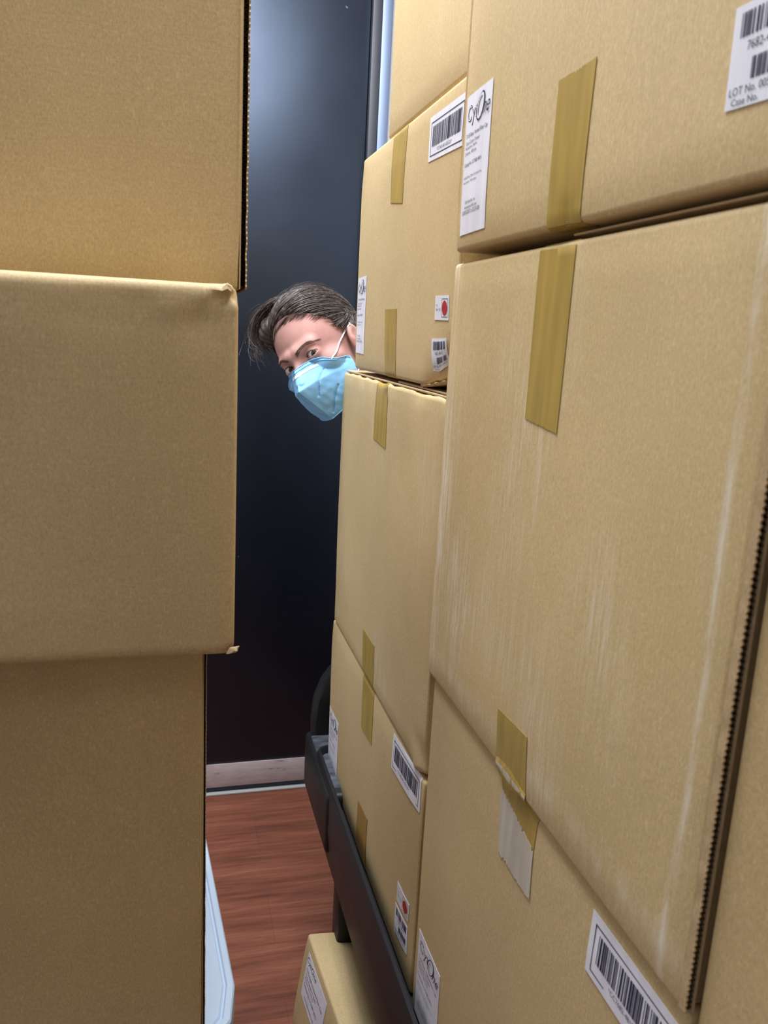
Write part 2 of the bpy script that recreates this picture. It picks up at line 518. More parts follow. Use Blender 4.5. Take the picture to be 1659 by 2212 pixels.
slab('wall_left', (-1.4, -2.4, 0), (-1.3, 2.6, 3.1), WALLM)
slab('wall_right', (1.4, -2.4, 0), (1.5, 2.6, 3.1), WALLM)
slab('wall_rear', (-1.4, -2.5, 0), (1.5, -2.4, 3.1), WALLM)
bm = bmesh.new()
box_bm(bm, (-1.3, YD - .005, 0), (-.43, YD + .12, 3.1)); box_bm(bm, (.607, YD - .005, 0), (1.4, YD + .12, 3.1)); box_bm(bm, (-.43, YD - .005, 2.56), (.607, YD + .12, 3.1))
setting(link_bm('wall_back', bm, WALLM, None, smooth=False, origin=(0, YD, 0)))

def door_mat():
    M, t, b = mat('black_door_laminate', (.004, .005, .009), .36, .8)
    b.inputs['Specular Tint'].default_value = (.62, .76, 1.0, 1)
    n = noise_tex(t, coords(t, (7, 7, 7)), 1.0, 4)
    t.links.new(ramp(t, n, [(.3, (.31, .31, .31)), (.7, (.37, .37, .37))]), b.inputs['Roughness'])
    sp = noise_tex(t, coords(t, (55, 55, 60), loc=(3, 1, 2)), 1.0, 1)
    t.links.new(ramp(t, sp, [(.80, (.004, .005, .009)), (.83, (.10, .10, .11))]), b.inputs['Base Color'])
    n2 = noise_tex(t, coords(t, (260, 260, 160)), 1.0, 2)
    bump(t, b, n2, .05, .001)
    return M
DOORM = door_mat()
FRAMEM, _t, _b = mat('charcoal_door_frame', (.022, .024, .032), .45, .5)
def brushed():
    M, t, b = mat('brushed_aluminium', (.17, .21, .30), .5, .4, .85)
    n = noise_tex(t, coords(t, (300, 300, 3)), 1.0, 3)
    bump(t, b, n, .1, .0006)
    return M
ALU = brushed()
def kick_mat():
    M, t, b = mat('scuffed_kick_strip', (.3, .25, .245), .55, .3)
    n = noise_tex(t, coords(t, (14, 14, 60)), 1.0, 5, .6)
    t.links.new(ramp(t, n, [(.28, (.13, .11, .11)), (.38, (.46, .38, .37)), (.7, (.58, .49, .48))]), b.inputs['Base Color'])
    return M
bm = bmesh.new(); bev_box(bm, (-.372, YD, .012), (.548, YD + .045, 2.545), .003)
door = setting(link_bm('door_1', bm, DOORM, None, origin=(.09, YD, 0)))
bm = bmesh.new(); bev_box(bm, (-.372, YD - .004, .026), (.548, YD, .109), .0015)
o = link_bm('kick_strip', bm, kick_mat(), door); o['label'] = 'scuffed greyish strip along the foot of the door'
bm = bmesh.new(); bev_box(bm, (-.30, YD - .05, 1.0), (-.285, YD - .035, 1.12), .003); bev_box(bm, (-.30, YD - .05, 1.045), (-.20, YD - .035, 1.062), .003)
bev_box(bm, (-.31, YD - .037, 1.03), (-.275, YD, 1.08), .002)
link_bm('door_handle', bm, ALU, door)
bm = bmesh.new()
bev_box(bm, (.5505, YD - .018, 0), (.576, YD + .08, 2.56), .002)
bev_box(bm, (-.40, YD - .018, 0), (-.3745, YD + .08, 2.56), .002)
bev_box(bm, (-.3745, YD - .018, 2.548), (.5505, YD + .08, 2.57), .002)
setting(link_bm('trim_1', bm, FRAMEM, None, origin=(.09, YD, 0)))
bm = bmesh.new(); bev_box(bm, (.5765, YD - .022, 0), (.6065, YD + .08, 2.58), .003)
bev_box(bm, (-.43, YD - .022, 0), (-.4005, YD + .08, 2.58), .003)
setting(link_bm('trim_2', bm, ALU, None, origin=(.09, YD, 0)))
bm = bmesh.new(); bev_box(bm, (-.372, YD - .012, 0), (.549, YD + .06, .007), .002)
THR, _t, _b = mat('pale_threshold', (.42, .42, .40), .5, .4)
setting(link_bm('trim_3', bm, THR, None, origin=(.09, YD, 0)))

# ------------------------------------------------------------------ utility cart under the right-hand stacks
CX0, CX1, CY0, CY1 = .305, .86, .16, 1.60
cart = empty('utility_cart', ((CX0 + CX1) / 2, (CY0 + CY1) / 2, 0), 'black plastic utility cart carrying the right-hand stacks of boxes', 'cart')
def profile_ring(bm, ring_specs):
    """ring_specs: (inset, z); rectangle rings with rounded corners stitched together"""
    rings = []
    for ins, z in ring_specs:
        x0, x1, y0, y1 = CX0 + ins, CX1 - ins, CY0 + ins, CY1 - ins; rc = max(.004, .028 - ins); pts = []
        for cx_, cy_, a0 in ((x1 - rc, y1 - rc, 0), (x0 + rc, y1 - rc, 90), (x0 + rc, y0 + rc, 180), (x1 - rc, y0 + rc, 270)):
            for i in range(7):
                a = math.radians(a0 + 15 * i); pts.append((cx_ + rc * math.cos(a), cy_ + rc * math.sin(a), z))
        rings.append([bm.verts.new(p) for p in pts])
    n = len(rings[0])
    for A, B in zip(rings, rings[1:]):
        for j in range(n): bm.faces.new((A[j], A[(j + 1) % n], B[(j + 1) % n], B[j]))
    return rings
sh = z_(-.937)
bm = bmesh.new()
rg = profile_ring(bm, [(.30 * (CX1 - CX0), sh - .05), (.02, sh - .05), (.012, z_(-1.068)), (.006, z_(-1.066)), (-.001, z_(-.978)), (0, z_(-.968)), (0, z_(-.895)), (.003, z_(-.888)), (.009, z_(-.888)), (.012, z_(-.895)), (.014, sh), (.30 * (CX1 - CX0), sh)])
bm.faces.new(rg[-1]); bm.faces.new(rg[0])
link_bm('top_shelf', bm, BLACKP, cart)
# moulded end with its flat deck
bm = bmesh.new(); bev_box(bm, (.300, 1.425, z_(-1.04)), (CX1 + .005, 1.705, z_(-.905)), .012, 3)
link_bm('handle_end', bm, BLACKP, cart)
bm = bmesh.new(); bev_box(bm, (.309, 1.45, z_(-.909)), (CX1 - .005, 1.672, z_(-.9025)), .002, 1)
o = link_bm('tray_deck', bm, TRAY, cart); o['label'] = 'scuffed bluish grey deck beside the handle'
# push handle: a broad arch across the far end
bm = bmesh.new()
outer = [(.312, -.910), (.311, -.872), (.3165, -.816), (.332, -.773), (.352, -.745), (.386, -.724), (.434, -.714)]
outer = outer + [(CX0 + CX1 - x, z) for x, z in reversed(outer)]
cxm, czm = (CX0 + CX1) / 2, -.905
rows = []
for x, z in outer:
    dx, dz = (x - cxm), z - czm; ii = Vector((cxm + dx * .70, 0, czm + dz * .48))
    row = []
    for f, y in ((0, 1.680), (0, 1.700), (.2, 1.706), (1, 1.706), (1, 1.674), (.35, 1.668), (.1, 1.670)):
        row.append(bm.verts.new((x * (1 - f) + ii.x * f, y, z_(z * (1 - f) + ii.z * f))))
    rows.append(row)
for A, B in zip(rows, rows[1:]):
    for j in range(7): bm.faces.new((A[j], A[(j + 1) % 7], B[(j + 1) % 7], B[j]))
bm.faces.new(rows[0]); bm.faces.new(rows[-1])
link_bm('push_handle', bm, BLACKP, cart)
LS = .05
bm = bmesh.new(); bev_box(bm, (CX0, CY0 + .02, LS - .012), (CX1, 1.44, LS), .004); bev_box(bm, (CX0, CY0 + .02, LS), (CX0 + .008, 1.44, LS + .030), .003)
bev_box(bm, (CX1 - .008, CY0 + .02, LS), (CX1, 1.44, LS + .03), .003)
link_bm('lower_shelf', bm, BLACKP, cart)
for x in (.322, CX1 - .062):
    for y in (1.375, CY0 + .04):
        bm = bmesh.new(); bev_box(bm, (x, y, LS - .002), (x + .036, y + .055, z_(-1.0)), .006)
        link_bm('leg', bm, BLACKP, cart)
        bm = bmesh.new()
        tube_bm(bm, [(x + .008, y + .027, .019), (x + .028, y + .027, .019)], .019, 20)
        bev_box(bm, (x + .004, y + .012, .019), (x + .007, y + .042, LS - .010), .001, 1); bev_box(bm, (x + .029, y + .012, .019), (x + .032, y + .042, LS - .010), .001, 1)
        link_bm('caster', bm, RUBBER, cart)

# ------------------------------------------------------------------ right-hand boxes, near column
G = 'boxes of the right-hand stacks'
XN, XF = .325, .333
q_ = .320 / .325
def n1(*c): return tuple((y * q_, z_(z * q_)) for y, z in c)
N1 = Carton((.320, .372, z_(.0965 * q_)), (.755, .927, z_(.452)), 'topmost box of the near right stack with a tall white label and long tape strip', group=G, seed=1.3,
            dents=[((.320, .65, z_(.10)), .02, (.002, 0, .001))])
tape(N1, n1((.697, .219), (.632, .2195), (.637, .080), (.698, .082)), jag=(.0022, 0), seed=4)
product_label(N1, n1((.930, .261), (.852, .262), (.849, .115), (.927, .114)))
small_barcode(N1, n1((.462, .197), (.405, .196), (.403, .138), (.461, .1405)), 51)
flap(N1, (.330, .385, z_(.0885)), (.755, .655, z_(.0905)))
flap(N1, (.348, .385, z_(.0850)), (.755, .92, z_(.0880)))

N2 = Carton((XN, .385, z_(-.4285)), (.76, .941, z_(.0845)), 'large scuffed middle box of the near right stack with ragged corrugated edge', group=G, seed=3.1, material=KRAFT_SCUFF,
            crumple=[((XN, .40, z_(-.1)), (.02, .02, .4), .002, 50)])
tape(N2, ((.706, z_(.094)), (.637, z_(.093)), (.638, z_(-.077)), (.705, z_(-.071))), jag=(0, .0012), seed=6)
tape(N2, ((.706, z_(-.366)), (.636, z_(-.362)), (.629, z_(-.440)), (.702, z_(-.440))), jag=(.001, 0), seed=7)
fluted_edge(N2, XN + .0072, XN + .0004, .3795, .3870, z_(-.426), z_(.081), .0042, .0013)
# torn, curled scrap of tape along the seam
bm = bmesh.new(); prev = None
for i in range(25):
    f = i / 24; y = .702 - .072 * f; row = []
    w = (.010 + .012 * math.sin(math.pi * min(1, f * 1.2))) * (1 + .25 * noise.noise(Vector((f * 9, 0, 5))))
    for j in range(7):
        a = j / 6; z = -.4225 - w * (a - .45) + .0012 * noise.noise(Vector((f * 14, a * 2, 1)))
        x = XN - .0010 - .0020 * math.sin(a * math.pi) * (.35 + .65 * abs(noise.noise(Vector((f * 5, 1, 0))))) - .0006 * noise.noise(Vector((f * 20, j, 2)))
        row.append(bm.verts.new((x, y, z_(z))))
    if prev:
        for j in range(6): bm.faces.new((prev[j], prev[j + 1], row[j + 1], row[j])).material_index = 0 if j in (2, 3) and i % 7 != 0 else 1  # whitish middle rows are glints put into the tape's colour
    prev = row
o = link_bm('torn_tape', bm, [TAPE_W, TAPE], N2.root); o['label'] = 'curled end of split packing tape, its glints painted whitish'

N3 = Carton((XN + .005, .381, z_(-.935)), (.76, .929, z_(-.4305)), 'lowest box of the near right stack with torn whitened tape and barcode label', group=G, seed=4.4, r=.008)
tape(N3, ((.699, z_(-.428)), (.610, z_(-.428)), (.612, z_(-.468)), (.692, z_(-.452))), jag=(0, .003), seed=9)
N3.sheet('packing_tape', ((.694, z_(-.448)), (.612, z_(-.466)), (.609, z_(-.518)), (.687, z_(-.520))), TAPE_W, .0009, jag=(.004, .004), jseed=11, lab='whitened strip of tape whose film has peeled away')
barcode_label(N3, ((.503, z_(-.4435)), (.362, z_(-.4435)), (.362, z_(-.4995)), (.503, z_(-.4995))), 21)
product_label(N3, ((.912, z_(-.795)), (.822, z_(-.793)), (.818, z_(-.922)), (.910, z_(-.925))))

R1 = Carton((.3315, .10, z_(-.935)), (.76, .3765, z_(.09)), 'tall plain box at the right frame edge, nearest the viewer and dim', group=G, seed=6.2, r=.006, amp=.0004, material=KRAFT_L2)

# ------------------------------------------------------------------ right-hand boxes, far column
F3 = Carton((XF, .9445, z_(-.935)), (.77, 1.592, z_(-.5928)), 'lowest box of the far right stack with labels, amber tape and cart rim below', group=G, seed=8.8)
tape(F3, ((1.309, z_(-.590)), (1.228, z_(-.588)), (1.221, z_(-.687)), (1.301, z_(-.693))), jag=(0, .0012), seed=13)
tape(F3, ((1.291, z_(-.833)), (1.220, z_(-.827)), (1.225, z_(-.9345)), (1.298, z_(-.9345))), TAPE_O, jag=(.001, 0), seed=14, lab='amber strip of packing tape')
barcode_label(F3, ((1.098, z_(-.599)), (.955, z_(-.593)), (.953, z_(-.645)), (1.095, z_(-.655))), 33)
product_label(F3, ((1.587, z_(-.789)), (1.489, z_(-.784)), (1.491, z_(-.921)), (1.585, z_(-.929))))
dot_label(F3, ((1.028, z_(-.807)), (.969, z_(-.803)), (.970, z_(-.833)), (1.029, z_(-.840))))
small_barcode(F3, ((1.033, z_(-.847)), (.971, z_(-.842)), (.967, z_(-.886)), (1.033, z_(-.898))), 61)

def wavy(seed, y0, y1, z):
    return [((XF, y0 + (y1 - y0) * i / 9, z), (.02, .04, .012), .006, 26 + seed) for i in range(10)]
F2 = Carton((XF - .002, .948, z_(-.589)), (.77, 1.575, z_(-.076)), 'scuffed middle box of the far right stack with wrinkled tape and buckled open top edge', group=G, seed=10.1, material=KRAFT_SCUFF2,
            step=.02, crumple=wavy(3, .97, 1.55, z_(-.076)) + [((XF, .97, z_(-.58)), (.02, .03, .02), .012, 40)], dents=[((XF, .955, z_(-.575)), .022, (.006, 0, .010))])
tape(F2, ((1.303, z_(-.067)), (1.232, z_(-.068)), (1.224, z_(-.177)), (1.305, z_(-.172))), jag=(0, .002), seed=15)
tape(F2, ((1.316, z_(-.510)), (1.234, z_(-.511)), (1.233, z_(-.598)), (1.312, z_(-.598))), jag=(.0015, 0), seed=16)
flap(F2, (XF + .001, .955, z_(-.0752)), (.76, 1.565, z_(-.0722)), 'top_flap')
flap(F2, (XF + .004, .955, z_(-.0712)), (.76, 1.20, z_(-.0686)), 'top_flap')

crs = z_(-.0655)
F1 = Carton((XF, .948, crs), (.77, 1.489, z_(.297)), 'upper far-stack box beside the masked person, with red dot label and crushed corner', group=G, seed=12.5, step=.018,
            dents=[((XF, .955, crs), .045, (.014, 0, .030)), ((XF, 1.02, crs - .004), .03, (.006, 0, .010))],
            crumple=[((XF, .985, crs + .015), (.03, .045, .02), .010, 45), ((XF, 1.05, crs + .02), (.03, .04, .012), .004, 38)])
tape(F1, ((1.283, z_(.303)), (1.205, z_(.302)), (1.206, z_(.187)), (1.273, z_(.196))), jag=(0, .0008), seed=17)
tape(F1, ((1.277, z_(.038)), (1.209, z_(.038)), (1.201, z_(-.072)), (1.266, z_(-.072))), jag=(.0008, 0), seed=18)
barcode_label(F1, ((1.095, z_(.278)), (.956, z_(.277)), (.958, z_(.219)), (1.092, z_(.223))), 77)
product_label(F1, ((1.484, z_(.095)), (1.410, z_(.096)), (1.415, z_(-.037)), (1.481, z_(-.036))))
dot_label(F1, ((1.024, z_(.051)), (.973, z_(.050)), (.970, z_(.020)), (1.022, z_(.021))))
small_barcode(F1, ((1.030, z_(-.003)), (.974, z_(-.002)), (.973, z_(-.050)), (1.026, z_(-.049))), 81)

# bent bottom flap showing under the crushed corner
bm = bmesh.new(); prev = None
for i in range(21):
    f = i / 20; y = 1.075 - .125 * f; lift = .016 * f ** 1.3
    zt = -.0655 + lift + .0012 * noise.noise(Vector((f * 8, 0, 2))); dz = .004 + .006 * f
    cur = [bm.verts.new(p) for p in ((XF + .001, y, z_(zt)), (XF + .0045, y, z_(zt + .001)), (XF + .05, y, z_(zt + .002)), (XF + .05, y, z_(zt - .001)), (XF + .0065, y, z_(zt - dz * .5)), (XF + .002, y, z_(zt - .0025)))]
    if prev:
        for q in range(6): bm.faces.new((prev[q], prev[(q + 1) % 6], cur[(q + 1) % 6], cur[q]))
    else: bm.faces.new(cur)
    prev = cur
bm.faces.new(prev)
link_bm('bottom_flap', bm, RAW, F1.root)

F0 = Carton((XF + .004, .945, z_(.2985)), (.77, 1.337, z_(.66)), 'plain box on top of the far right stack near the door frame', group=G, seed=14.9)

# ------------------------------------------------------------------ white folding table with the left-hand stack
tbl = empty('folding_table', (-.25, 1.15, 0), 'white plastic folding table top with grooved rim under the left stack', 'table')
TZ = z_(-.8275)
e0 = Vector((.078, .90)); e1 = Vector((.053, 1.253)); ed = (e1 - e0).normalized(); en = Vector((-ed.y, ed.x))   # en points to -X
far = e0 + ed * .62
out2 = [far - ed * .03 + en * 0, e0, Vector((.0695, .845)), Vector((.040, .806)), Vector((.0, .792)), Vector((-.56, .745)), Vector((-.60, .78)), Vector((-.66, 1.42)), Vector((-.63, 1.46)), far + en * .05 + ed * .0]
def inset_poly(P, d):
    n = len(P); R = []
    for i in range(n):
        a, b, c = P[i - 1], P[i], P[(i + 1) % n]
        t1 = (b - a).normalized(); t2 = (c - b).normalized()
        n1 = Vector((t1.y, -t1.x)); n2 = Vector((t2.y, -t2.x)); nn = (n1 + n2).normalized()
        R.append(b + nn * d / max(.4, nn.dot(n1)))
    return R
area2 = sum(out2[i - 1].x * out2[i].y - out2[i].x * out2[i - 1].y for i in range(len(out2)))
sgn = -1 if area2 > 0 else 1
bm = bmesh.new(); rings = []
for d, z in ((.010, TZ - .045), (.002, TZ - .045), (0, TZ - .042), (0, TZ - .004), (.002, TZ - .001), (.005, TZ), (.0095, TZ), (.0115, TZ - .0030), (.0135, TZ - .0030), (.0160, TZ), (.03, TZ)):
    rings.append([bm.verts.new((p.x, p.y, z)) for p in inset_poly(out2, sgn * d)])
for A, B in zip(rings, rings[1:]):
    for j in range(len(A)): bm.faces.new((A[j], A[(j + 1) % len(A)], B[(j + 1) % len(A)], B[j]))
bm.faces.new(rings[0]); bm.faces.new(rings[-1])
link_bm('table_top', bm, WHITEP, tbl, smooth=False)
for x, y in ((-.03, .90), (-.53, .86), (-.05, 1.38), (-.57, 1.34)):
    bm = bmesh.new(); tube_bm(bm, [(x, y, 0.0), (x, y, TZ - .044)], .013, 12); tube_bm(bm, [(x, y, 0), (x, y, .02)], .017, 12)
    link_bm('leg', bm, GREYM, tbl)

GL = 'boxes of the left-hand stack'
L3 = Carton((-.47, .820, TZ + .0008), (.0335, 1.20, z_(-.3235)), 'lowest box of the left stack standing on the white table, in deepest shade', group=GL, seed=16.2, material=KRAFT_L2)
fluted_edge(L3, .0337, .0372, .8225, 1.19, TZ + .006, z_(-.329), .0050, .0010)
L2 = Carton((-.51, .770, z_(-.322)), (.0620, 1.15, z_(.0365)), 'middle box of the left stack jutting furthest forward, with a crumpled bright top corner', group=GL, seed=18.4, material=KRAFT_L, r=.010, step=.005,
            dents=[((.063, .768, z_(.036)), .011, (-.004, .003, -.002)), ((.03, .77, z_(.008)), .035, (0, .0032, 0)), ((-.05, .77, z_(.014)), .045, (0, .002, 0)), ((.064, .77, z_(-.322)), .007, (.0045, -.003, .001)), ((.056, .77, z_(-.318)), .005, (0, .004, .002))],
            crumple=[((.056, .771, z_(.029)), (.017, .016, .015), .016, 85), ((.050, .771, z_(.030)), (.010, .012, .010), .009, 190), ((.030, .77, z_(.020)), (.030, .012, .012), .005, 60), ((-.01, .77, z_(.014)), (.08, .02, .014), .0045, 22), ((.062, .77, z_(-.318)), (.007, .01, .007), .008, 120)])
def crumpled(parent, p0, eu, ev, en, nu, nv, amp, freq, name, M, lab=None, seed=0.0):
    """small wrinkled flap of board: grid p0 + u*eu + v*ev lifted along en"""
    bm = bmesh.new(); g = []
    for k in (0, 1):
        gg = []
        for j in range(nv + 1):
            row = []
            for i in range(nu + 1):
                u, v = i / nu, j / nv
                w = math.sin(math.pi * min(1, max(0, u))) ** .5 * math.sin(math.pi * v) ** .5
                p = Vector(p0) + Vector(eu) * u + Vector(ev) * v
                n = noise.noise(p * freq + Vector((seed, 0, 0))) + .5 * noise.noise(p * freq * 2.3)
                row.append(bm.verts.new(p + Vector(en) * (.0012 + amp * w * (.6 + n) - k * .0009)))
            gg.append(row)
        g.append(gg)
        for j in range(nv):
            for i in range(nu): bm.faces.new((gg[j][i], gg[j][i + 1], gg[j + 1][i + 1], gg[j + 1][i]))
    for j in range(nv):
        for i in (0, nu): bm.faces.new((g[0][j][i], g[0][j + 1][i], g[1][j + 1][i], g[1][j][i]))
    for i in range(nu):
        for j in (0, nv): bm.faces.new((g[0][j][i], g[0][j][i + 1], g[1][j][i + 1], g[1][j][i]))
    o = link_bm(name, bm, M, parent)
    if lab: o['label'] = lab
    return o
crumpled(L2.root, (.0535, .7702, z_(-.3190)), (.0095, .0004, .0012), (.0032, .0002, .0062), (.35, -1, -.3), 8, 8, .0034, 240, 'torn_corner', KRAFT_L, 'small torn nub at the bottom corner', 5.0)
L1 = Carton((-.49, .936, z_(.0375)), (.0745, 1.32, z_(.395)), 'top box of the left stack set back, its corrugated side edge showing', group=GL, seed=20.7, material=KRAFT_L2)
fluted_edge(L1, .0750, .0835, .9375, 1.31, z_(.040), z_(.39), .0056, .0016)

# ------------------------------------------------------------------ box tipped on the lower shelf of the cart
def tipped_box():
    P0 = Vector((.268, 1.405, z_(-1.198)))
    a = Vector((.075, -.99, 0)).normalized()            # along the top edge, towards the viewer
    th = math.radians(8)
    b0 = Vector((.99, .075, 0)).normalized()
    b = b0 * math.cos(th) - Vector((0, 0, 1)) * math.sin(th)
    d = -(b.cross(a)).normalized(); d = d if d.z < 0 else -d
    Lx, Ly, Lz = .30, .42, .205
    R = Matrix((b, -a, -d)).transposed()                 # local x = b, y = away, z = up
    org = P0 + d * Lz + a * Ly                            # near, left, bottom corner
    c = Carton((0, 0, 0), (Lx, Ly, Lz), 'small box tipped sideways under the cart rim with a white label on its flank', group='boxes of the right-hand stacks', seed=23.0)
    lab = c.sheet('product_label', ((Ly - .028, Lz - .020), (Ly - .165, Lz - .020), (Ly - .165, Lz - .115), (Ly - .028, Lz - .115)), PAPER, .0007, lab='white paper label with faint lines of print')
    P = Print(); W, Hh = .137, .095
    P.text('CytOne', .02 * W, .78 * Hh, .50 * W, .94 * Hh, 1, shear=.3)
    P.text('T-75 Flask, Vented Filter Cap', .06 * W, .62 * Hh, .90 * W, .70 * Hh)
    P.text('Tissue Culture Treated', .06 * W, .52 * Hh, .62 * W, .58 * Hh, 1)
    P.text('Polystyrene, Sterile', .06 * W, .42 * Hh, .54 * W, .48 * Hh, 1)
    P.text('Catalog No: CC7682-4875', .06 * W, .28 * Hh, .74 * W, .36 * Hh)
    P.text('www.usascientific.com', .16 * W, .10 * Hh, .66 * W, .16 * Hh, 1)
    c.printing(P, ((Ly - .028, Lz - .020), (Ly - .165, Lz - .020), (Ly - .165, Lz - .115), (Ly - .028, Lz - .115)), lab, [INK, INKG])
    base = Vector(c.root.location)
    c.root.rotation_euler = R.to_euler()
    c.root.location = org + R @ base
tipped_box()
#PERSON
# ------------------------------------------------------------------ the person peeking out from behind the far stack
def smin(a, b, k):
    h = np.clip(.5 + .5 * (b - a) / k, 0, 1)
    return b + (a - b) * h - k * h * (1 - h)

def surface_nets(F, xs, ys, zs):
    """naive surface nets on a rectilinear grid; returns vertices and quads"""
    nx, ny, nz = F.shape
    ins = F < 0
    c = np.zeros((nx - 1, ny - 1, nz - 1), np.uint8)
    for dx in (0, 1):
        for dy in (0, 1):
            for dz in (0, 1): c += ins[dx:nx - 1 + dx, dy:ny - 1 + dy, dz:nz - 1 + dz]
    act = np.argwhere((c > 0) & (c < 8))
    idx = -np.ones(c.shape, np.int64); idx[tuple(act.T)] = np.arange(len(act))
    P = np.zeros((len(act), 3)); W = np.zeros(len(act))
    ax = (xs, ys, zs); corners = [(a, b, d) for a in (0, 1) for b in (0, 1) for d in (0, 1)]
    def g(off):
        i = act + np.array(off)
        return F[tuple(i.T)], np.stack([ax[q][i[:, q]] for q in range(3)], 1)
    vals = {o: g(o) for o in corners}
    for o in corners:
        for q in range(3):
            if o[q] == 0:
                o2 = list(o); o2[q] = 1; o2 = tuple(o2)
                a, pa = vals[o]; b, pb = vals[o2]; m_ = (a < 0) != (b < 0)
                t = np.where(m_, a / np.where(m_, a - b, 1), 0)[:, None]
                P += np.where(m_[:, None], pa + (pb - pa) * t, 0); W += m_
    P /= W[:, None]
    quads = []
    for q in range(3):
        sl0 = [slice(1, -1)] * 3; sl0[q] = slice(0, -1); sl1 = [slice(1, -1)] * 3; sl1[q] = slice(1, None)
        A, B = ins[tuple(sl0)], ins[tuple(sl1)]
        e = np.argwhere(A != B); base = e + np.array([0 if i == q else 1 for i in range(3)])
        u, w = [(1, 2), (2, 0), (0, 1)][q]
        du = np.zeros(3, int); du[u] = 1; dw = np.zeros(3, int); dw[w] = 1
        k = [idx[tuple((base - d_).T)] for d_ in (du * 0, du, du + dw, dw)]
        Q = np.stack(k, 1); fl_ = ~A[tuple(e.T)]
        Q[fl_] = Q[fl_][:, ::-1]
        quads.append(Q)
    return P, np.concatenate(quads)

HC = np.array((.307, 1.675, H - .047)); HS = 1.058
def head_basis(y, p, r):
    f = np.array([-math.sin(y) * math.cos(p), -math.cos(y) * math.cos(p), -math.sin(p)])
    l = np.array([math.cos(y), -math.sin(y), 0]); u = np.cross(l, f); u = u if u[2] > 0 else -u
    return math.cos(r) * l + math.sin(r) * u, f, -math.sin(r) * l + math.cos(r) * u
HL, HF, HU = head_basis(math.radians(41.7), math.radians(11), math.radians(33))
def hw(x, y, z):
    """head-local (her left, forward, up) to world"""
    return Vector(HC + HS * (x * HL + y * HF + z * HU))

def span(a, b, s, fa, fb, fs):
    r = np.concatenate([np.arange(a, fa, s), np.arange(fa, fb, fs), np.arange(fb, b + s, s)])
    return r.astype(np.float32)
XS = span(.16, .92, .009, .16, .44, .0016)
YS = span(1.50, 2.22, .009, 1.50, 1.83, .0016)
ZS = span(-.02, 1.62, .009, 1.29, 1.62, .0016)

class Field:
    def __init__(s): s.F = np.full((len(XS), len(YS), len(ZS)), 1.0, np.float32)
    def sl(s, lo, hi):
        return tuple(slice(max(0, int(np.searchsorted(a, l)) - 1), int(np.searchsorted(a, h)) + 1) for a, l, h in zip((XS, YS, ZS), lo, hi))
    def pts(s, sl): return np.meshgrid(XS[sl[0]], YS[sl[1]], ZS[sl[2]], indexing='ij', sparse=True)
    def cap(s, a, b, ra, rb, k=.015):
        a, b = np.array(a, float), np.array(b, float); m_ = max(ra, rb) + k + .03
        sl = s.sl(np.minimum(a, b) - m_, np.maximum(a, b) + m_); X, Y, Z = s.pts(sl); d = b - a
        t = np.clip(((X - a[0]) * d[0] + (Y - a[1]) * d[1] + (Z - a[2]) * d[2]) / (d @ d), 0, 1)
        D = np.sqrt((X - a[0] - t * d[0]) ** 2 + (Y - a[1] - t * d[1]) ** 2 + (Z - a[2] - t * d[2]) ** 2) - (ra + (rb - ra) * t)
        s.F[sl] = smin(s.F[sl], D.astype(np.float32), k)
    def ell(s, c, r, rot=None, k=.02):
        c = np.array(c, float); r = np.array(r, float); m_ = max(r) + k + .03
        sl = s.sl(c - m_, c + m_); X, Y, Z = s.pts(sl); R = np.eye(3) if rot is None else rot
        q = [R[i][0] * (X - c[0]) + R[i][1] * (Y - c[1]) + R[i][2] * (Z - c[2]) for i in range(3)]
        k0 = np.sqrt(sum((q[i] / r[i]) ** 2 for i in range(3))) + 1e-6
        k1 = np.sqrt(sum((q[i] / r[i] ** 2) ** 2 for i in range(3))) + 1e-6
        s.F[sl] = smin(s.F[sl], (k0 * (k0 - 1) / k1).astype(np.float32), k)
    def mesh(s, name, M, parent, smooth_it=1):
        P, Q = surface_nets(s.F, XS, YS, ZS)
        me = bpy.data.meshes.new(name); base = np.array(rootloc(parent))
        me.from_pydata([tuple(p) for p in (P - base)], [], [tuple(int(i) for i in q) for q in Q]); me.update()
        bm = bmesh.new(); bm.from_mesh(me)
        bmesh.ops.recalc_face_normals(bm, faces=bm.faces)
        for _ in range(smooth_it): bmesh.ops.smooth_vert(bm, verts=bm.verts, factor=.5, use_axis_x=True, use_axis_y=True, use_axis_z=True)
        bm.to_mesh(me); bm.free(); me.materials.append(M)
        for p in me.polygons: p.use_smooth = True
        o = bpy.data.objects.new(name, me); COL.objects.link(o); o.parent = parent
        return o

# head-local block: coordinates are evaluated once
B = Field()
HSL = B.sl(HC - np.array((.145, .165, .175)), HC + np.array((.165, .165, .175)))
_X, _Y, _Z = B.pts(HSL)
def loc_axis(v): return (((_X - HC[0]) * v[0] + (_Y - HC[1]) * v[1] + (_Z - HC[2]) * v[2]) / HS).astype(np.float32)
LX, LY, LZ = loc_axis(HL), loc_axis(HF), loc_axis(HU)
AX = np.abs(LX)
def l_ell(c, r, x=LX, tilt=0.0):
    a, b_, d_ = x - c[0], LY - c[1], LZ - c[2]
    if tilt: b_, d_ = b_ * math.cos(tilt) + d_ * math.sin(tilt), -b_ * math.sin(tilt) + d_ * math.cos(tilt)
    k0 = np.sqrt((a / r[0]) ** 2 + (b_ / r[1]) ** 2 + (d_ / r[2]) ** 2) + 1e-6
    k1 = np.sqrt((a / r[0] ** 2) ** 2 + (b_ / r[1] ** 2) ** 2 + (d_ / r[2] ** 2) ** 2) + 1e-6
    return k0 * (k0 - 1) / k1
